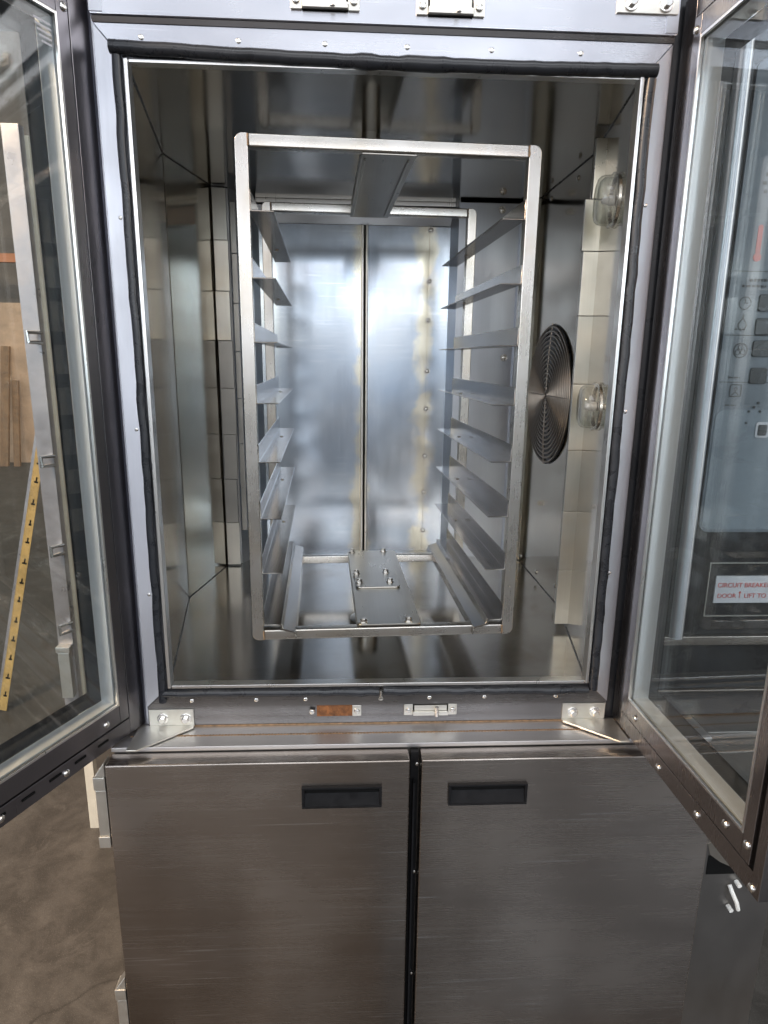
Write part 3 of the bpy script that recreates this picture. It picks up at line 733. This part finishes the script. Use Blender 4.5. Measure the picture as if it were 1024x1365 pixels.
# ------------------------------------------------------------------ rack inside the oven
rack = thing('oven_rack', (-0.0084, 0.309, -0.5585), 'empty stainless steel rotating pan rack with paired angle rails standing inside the oven chamber', 'rack')
MR = Matrix.Translation(RC) @ Matrix.Rotation(0.043, 4, 'Z') @ Matrix.Translation(-RC)
X0, X1, ZT, ZB, Y1, Y2, TW = -0.2830, 0.2661, 0.3911, -0.5584, 0.042, 0.576, 0.0235
sh = 0.0060   # front corners are the fitted ones: compensate the turn
def post(xo, sgn, y, mat):
    """tube post whose outer ends are rounded; sgn +1 when its inner side is towards +x"""
    r = 0.014; pts = []
    xi = xo + sgn * TW
    for (cz, a0, a1) in ((ZT - r, 180, 90), (ZB + r, 270, 180)):
        pass
    P = [(xi, ZB), (xi, ZT)]
    for k in range(7):
        a = R(90 + 90 * k / 6); P.append((xo + sgn * (r + r * math.cos(a)), ZT - r + r * math.sin(a)))
    for k in range(7):
        a = R(180 + 90 * k / 6); P.append((xo + sgn * (r + r * math.cos(a)), ZB + r + r * math.sin(a)))
    m = MB(MR); m.poly([(x, y, z) for x, z in P], (0, TW, 0), 0.003, 2)
    return m.build('post', mat, rack, smooth=50)
for y in (Y1, Y2 - TW):
    post(X0 + sh, 1, y, 'rack_steel'); post(X1 + sh, -1, y, 'rack_steel')
    for z in (ZT - 0.0225, ZB):
        m = MB(MR); m.box(X0 + sh + TW + 0.0002, X1 + sh - TW - 0.0002, y + 0.0005, y + TW - 0.0005, z + 0.0002, z + 0.0222, 0.003, 2)
        m.build('crossbar', 'rack_steel_cross', rack, smooth=50)
# welds at the corners
for y in (Y1, Y2 - TW):
    for x in (X0 + sh + TW, X1 + sh - TW):
        for z in (ZT - 0.0112, ZB + 0.0112):
            m = MB(MR)
            pts = [(x, y - 0.0002, z - 0.0095), (x + .0006, y - 0.0008, z - .003), (x - .0005, y - 0.0008, z + .003), (x, y - 0.0002, z + 0.0095)]
            m.tube(pts, 0.0015, 8)
            m.build('weld_bead', 'weld_rust', rack)
# angle rails
Z1, SP = 0.2647, 0.1133
def rail_mb(s, z, lip=0.043, y0=0.0445, y1=0.675, h=0.036, t=0.0022):
    xo = (X1 + sh - TW + 0.0008) if s > 0 else (X0 + sh + TW - 0.0008)
    m = MB(MR)
    prof = [(0, 0), (lip, 0), (lip, t), (t, t), (t, h), (0, h)]
    m.poly([(xo - s * a, y0, z + b) for a, b in prof], (0, y1 - y0, 0), 0.0007, 1)
    return m, xo
for s in (-1, 1):
    for k in range(8):
        z = Z1 - k * SP
        m, xo = rail_mb(s, z + (0.0012 if k == 7 else 0), 0.034 if k == 7 else 0.043, 0.0445 if k < 7 else 0.0440)
        r_ = m.build('rail', 'rail_steel', rack)
        if k < 7:
            m = MB(MR); m.lathe([(0, 0.0045), (0.0012, 0.0040), (0.0016, 0.0)], (xo - s * 0.019, 0.47, z + 0.0022), (0, 0, 1), 12, cap=False)
            m.lathe([(0, 0.0045), (0.0012, 0.0040), (0.0016, 0.0)], (xo - s * 0.019, 0.47, z), (0, 0, -1), 12, cap=False)
            m.build('rivet', 'grille_steel', r_)
    # floor-level guide: raised lip and a sloping flange
    xo = (X1 + sh - TW) if s > 0 else (X0 + sh + TW)
    z = Z1 - 7 * SP
    m = MB(MR); a = 0.0350
    prof = [(a, -0.002), (a, 0.014), (a + 0.0026, 0.014), (a + 0.006, 0.002), (a + 0.030, -0.006), (a + 0.033, -0.022), (a + 0.031, -0.022), (a + 0.028, -0.0078), (a + 0.004, -0.002)]
    m.poly([(xo - s * p, 0.026, z + q) for p, q in prof], (0, 0.615, 0), 0.0006, 1)
    m.build('guide_flange', 'rail_steel', rack)
# top bar: shallow channel between front and back crossbars
m = MB(MR)
z = ZT - 0.0225
m.poly([(-0.054, Y1 + 0.004, z - 0.0005), (0.044, Y1 + 0.004, z - 0.0005), (0.044, Y2 - 0.002, z - 0.0005), (-0.054, Y2 - 0.002, z - 0.0005)], (0, 0, -0.003), 0.0008, 1)
for x in (-0.054, 0.0415): m.box(x, x + 0.0025, Y1 + 0.0245, Y2 - TW - 0.001, z - 0.0002, z + 0.02, 0.0006, 1)
m.box(-0.050, -0.046, Y1 + 0.03, Y2 - 0.03, z - 0.007, z - 0.0037, 0.001, 1); m.box(0.030, 0.034, Y1 + 0.03, Y2 - 0.03, z - 0.007, z - 0.0037, 0.001, 1)
m.build('top_bar', 'plate_steel', rack)
# base plate with its bolted centre pad
m = MB(MR)
def rp(x0, x1, y0, y1, r, z, n=5):
    return [(p[0], p[2], z) for p in rrect(x0, x1, y0, y1, r, 0, n)]
m.poly(rp(-0.060, 0.076, 0.046, 0.582, 0.012, ZB + 0.0240), (0, 0, 0.004), 0.001, 1)
for x in (-0.060, 0.0735): m.box(x, x + 0.0025, 0.0665, 0.5505, ZB + 0.004, ZB + 0.0238, 0.0005, 1)
bpl = m.build('base_plate', 'plate_steel', rack)
m = MB(MR); m.poly(rp(-0.052, 0.056, 0.262, 0.385, 0.012, ZB + 0.0281), (0, 0, 0.0045), 0.0014, 2); m.build('pivot_pad', 'plate_steel', bpl)
for (x, y, z) in ((-0.046, 0.368, .0326), (0.030, 0.372, .0326), (-0.042, 0.298, .0326), (0.034, 0.300, .0326), (-0.046, 0.058, .0281), (0.050, 0.060, .0281), (-0.048, 0.572, .0281), (0.042, 0.574, .0281)):
    m = MB(MR)
    m.lathe([(0, 0.0095), (0.0016, 0.0095), (0.0016, 0.0)], (x, y, ZB + z), (0, 0, 1), 20, cap=False)
    m.lathe([(0.0016, 0.0072), (0.007, 0.0072), (0.008, 0.006), (0.008, 0.0034)], (x, y, ZB + z), (0, 0, 1), 6, cap=True)
    m.tube([(x, y, ZB + z + 0.006), (x, y, ZB + z + 0.0095)], 0.0036, 10)
    m.build('bolt', 'screw_steel', bpl)

# ------------------------------------------------------------------ base cabinet
cab = thing('base_cabinet', (0.17, 0.4, -Z0), 'low brushed steel base cabinet with two flush doors and black recessed pulls under the oven', 'cabinet')
m = MB(); m.box(-0.528, 0.672, -0.080, 1.0, -0.7395, -0.7295, 0.002); led = m.build('ledge', 'ledge_steel', cab)
m = MB()
x = -0.50
while x < 0.665:
    m.lathe([(0, 0.0028), (0.0008, 0.0024), (0.0012, 0.0)], (x, -0.042 + random.uniform(-.0006, .0006), -0.7295), (0, 0, 1), 6, cap=False); x += 0.0062
m.box(-0.50, 0.665, -0.0438, -0.0402, -0.7296, -0.7292)
m.build('weld_seam', 'weld_rust', led)
m = MB(); m.box(-0.52, 0.665, -0.0095, -0.0082, -0.7293, -0.7262); m.build('rust_line', 'weld_rust', led)
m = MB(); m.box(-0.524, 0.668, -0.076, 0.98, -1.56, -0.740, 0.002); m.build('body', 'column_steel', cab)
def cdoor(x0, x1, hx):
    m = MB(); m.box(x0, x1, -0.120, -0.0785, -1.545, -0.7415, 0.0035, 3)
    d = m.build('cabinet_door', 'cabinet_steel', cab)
    a, b, z0, z1 = hx[0], hx[1], -0.839, -0.793
    m = MB()                                     # black pull: rim, recessed floor and a sloped finger lip
    m.box(a, b, -0.1275, -0.1202, z1 - 0.0045, z1, 0.001); m.box(a, b, -0.1275, -0.1202, z0, z0 + 0.004, 0.001)
    m.box(a, a + 0.005, -0.1272, -0.1202, z0 + 0.0042, z1 - 0.0047, 0.001); m.box(b - 0.005, b, -0.1272, -0.1202, z0 + 0.0042, z1 - 0.0047, 0.001)
    m.build('pull_rim', 'black_plastic', d)
    m = MB(); m.poly([(a + 0.0052, -0.1203, z0 + 0.0042), (a + 0.0052, -0.1262, z0 + 0.0042), (a + 0.0052, -0.1206, z1 - 0.016), (a + 0.0052, -0.1203, z1 - 0.016)], (b - a - 0.0104, 0, 0)); m.build('pull_lip', 'black_plastic', d)
    m = MB(); m.box(a + 0.0052, b - 0.0052, -0.1204, -0.1201, z1 - 0.0158, z1 - 0.0048); m.build('pull_shadow_gap', 'dark_gap', d)
    return d
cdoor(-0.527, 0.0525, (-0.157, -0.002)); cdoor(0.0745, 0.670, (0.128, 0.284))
m = MB(); m.box(0.0555, 0.0715, -0.092, -0.0775, -1.545, -0.742, 0.001); m.box(0.0600, 0.0640, -0.110, -0.0925, -1.545, -0.80, 0.0006); m.build('centre_post', 'black_plastic', cab)
m = MB()
for z in (-0.768, -1.02, -1.28): screw(m, (0.0685, -0.0921, z), (0, -1, 0), 0.0042, 0.003)
m.build('post_screw', 'screw_steel', cab)
for z in (-0.845, -1.345):                       # pin hinges on the left edge
    m = MB()
    m.box(-0.551, -0.5285, -0.120, -0.085, z + 0.050, z + 0.078, 0.002); m.box(-0.549, -0.5285, -0.1185, -0.085, z - 0.052, z + 0.0495, 0.002); m.box(-0.551, -0.5285, -0.120, -0.085, z - 0.078, z - 0.0525, 0.002)
    m.poly([(-0.5285, -0.118, z + 0.0785), (-0.5480, -0.118, z + 0.0785), (-0.5285, -0.118, z + 0.108)], (0, 0.03, 0), 0.001, 1)
    m.build('cabinet_hinge', 'latch_steel', cab)
# right-hand pier with torn flap and a loose wire
m = MB(); m.box(0.674, 0.872, -0.060, 0.95, -1.56, -0.7295, 0.003); pier = m.build('side_pier', 'column_steel', cab)
m = MB(); m.box(0.714, 0.778, -0.0612, -0.0602, -1.078, -1.030); m.build('cut_out', 'dark_gap', pier)
m = MB()
m.poly([(0.709, -0.0615, -1.000), (0.722, -0.066, -0.984), (0.734, -0.072, -0.990), (0.742, -0.078, -1.012), (0.760, -0.082, -1.036), (0.796, -0.076, -1.062), (0.770, -0.070, -1.056), (0.738, -0.066, -1.042), (0.716, -0.063, -1.026)], (0, 0.0016, 0))
m.build('bent_flap', 'latch_steel', pier)
m = MB(); m.tube([(0.770, -0.062, -1.105), (0.773, -0.072, -1.118), (0.780, -0.080, -1.135), (0.789, -0.076, -1.158)], 0.0045, 10); m.tube([(0.785, -0.0605, -1.098), (0.786, -0.074, -1.100)], 0.005, 10); m.tube([(0.775, -0.0605, -1.162), (0.776, -0.074, -1.164)], 0.005, 10); m.build('wire', 'cable_white', pier)
m = MB(); m.poly([(0.675, -0.0605, -1.285), (0.690, -0.064, -1.285), (0.6765, -0.068, -1.255)], (0, -0.002, 0)); m.box(0.675, 0.692, -0.064, -0.0605, -1.312, -1.287); m.build('door_stop', 'latch_steel', pier)
for sx in (-0.42, 0.1, 0.78):
    for sy in (0.02, 0.85):
        m = MB(); m.lathe([(0, 0.03), (0.01, 0.03), (0.012, 0.016), (0.061, 0.016)], (sx, sy, -Z0), (0, 0, 1), 16); m.build('foot', 'column_steel', cab)

# ------------------------------------------------------------------ things seen past the left door
up = thing('steel_upright', (-1.0, 0.80, -Z0), 'tall grey steel upright with a cream edge and small clips behind the left door', 'upright')
m = MB(); m.box(-1.010, -0.962, 0.77, 0.80, -1.12, 0.62, 0.002); m.build('channel', 'grey_box', up)
m = MB(); m.box(-0.985, -0.953, 0.8005, 0.83, -Z0, 0.60, 0.002); m.build('cream_edge', 'cream_paint', up)
for z in (0.06, -0.30, -0.58, -0.84):
    m = MB(); m.tube([(-0.962, 0.775, z + 0.014), (-0.985, 0.740, z + 0.014), (-0.985, 0.740, z - 0.014), (-0.962, 0.775, z - 0.014)], 0.006, 8); m.build('clip', 'screw_steel', up)
m = MB(); m.box(-1.004, -0.968, 0.745, 0.7695, -1.08, -0.921, 0.002); m.box(-1.008, -0.964, 0.742, 0.7695, -0.92, -0.90, 0.002); m.build('hinge_block', 'latch_steel', up)

yel = thing('slotted_upright', (-1.66, 1.6, -Z0), 'yellow slotted shelf upright leaning at a slant in front of the timber', 'shelf upright')
p0 = Vector((-1.690, 1.60, -1.612)); p1 = Vector((-1.412, 1.66, -0.385))
d = (p1 - p0); Ln = d.length; d.normalize(); sx = Vector((0, 1, 0)).cross(d).normalized(); sy = d.cross(sx)
MY = Matrix(((sx.x, sy.x, d.x, p0.x), (sx.y, sy.y, d.y, p0.y), (sx.z, sy.z, d.z, p0.z), (0, 0, 0, 1)))
m = MB(MY); m.box(-0.019, 0.015, -0.003, 0.0, 0, Ln, 0.0006); m.box(-0.022, -0.0192, -0.003, 0.03, 0, Ln + 0.04, 0.0006); m.build('face', 'yellow_paint', yel)
m = MB(MY); m.box(-0.036, -0.0222, 0.0, 0.03, 0, Ln + 0.06, 0.001); m.build('flange', 'grey_box', yel)
m = MB(MY)
for k in range(13):
    z = Ln - 0.07 - k * 0.093 + random.uniform(-.006, .006); w_ = random.uniform(0.006, 0.010)
    m.box(-w_, w_, -0.0038, -0.0031, z, z + 0.008); m.box(-0.003, 0.003, -0.0038, -0.0031, z + 0.0082, z + 0.026)
m.build('slot', 'dark_gap', yel)

bw = MB(); bw.box(-12, 3.0, 9.6, 9.8, -Z0, 4.5)
tag(bw.build('back_wall', 'warehouse_wall', base=(-4.5, 9.7, 0)), 'dim brown far wall of the workshop seen through the left door glass', 'wall')
pl = MB(); pl.box(-6.2, -3.3, 9.0, 9.05, -Z0, 0.75)
tag(pl.build('plywood_sheet', 'plywood', base=(-4.6, 9.0, 0)), 'brown plywood sheet standing upright behind the leaning planks', 'plywood')
for k, (x, w, h, ln, lab) in enumerate(((-5.30, 0.12, 1.75, 0.05, 'taller plank leaning on the plywood seen through the left door glass'), (-5.10, 0.09, 1.25, -0.05, 'shorter plank leaning on the plywood beside the top of the slanted yellow upright'))):
    b_ = MB(); b_.poly([(x, 8.6, -Z0), (x + w, 8.6, -Z0), (x + w + ln, 8.93, -Z0 + h), (x + ln, 8.93, -Z0 + h)], (0, 0.05, 0), 0.003, 1)
    tag(b_.build('timber_plank', 'timber', base=(x, 8.6, 0)), lab, 'plank', 'timber planks against the plywood')
orr = MB(); orr.box(-6.5, -4.3, 8.9, 8.98, 1.30, 1.42, 0.004); orr.box(-3.45, -3.35, 8.86, 8.9, -Z0, 2.6, 0.004)
tag(orr.build('rack_beam', 'orange_paint', base=(-4.5, 8.9, 0)), 'orange pallet rack beam high on the far wall behind the door glass', 'rack beam')
st = thing('equipment_stand', (-1.45, 1.75, -Z0), 'black tubular equipment stand low on the floor beyond the yellow upright', 'stand')
m = MB(); m.tube([(-1.62, 2.05, -1.605), (-1.30, 2.05, -1.30), (-1.10, 2.1, -1.28)], 0.012, 10); m.build('leg', 'black_plastic', st)
m = MB(); m.box(-1.60, -1.20, 2.02, 2.10, -1.02, -0.99, 0.003); m.build('bar', 'black_plastic', st)
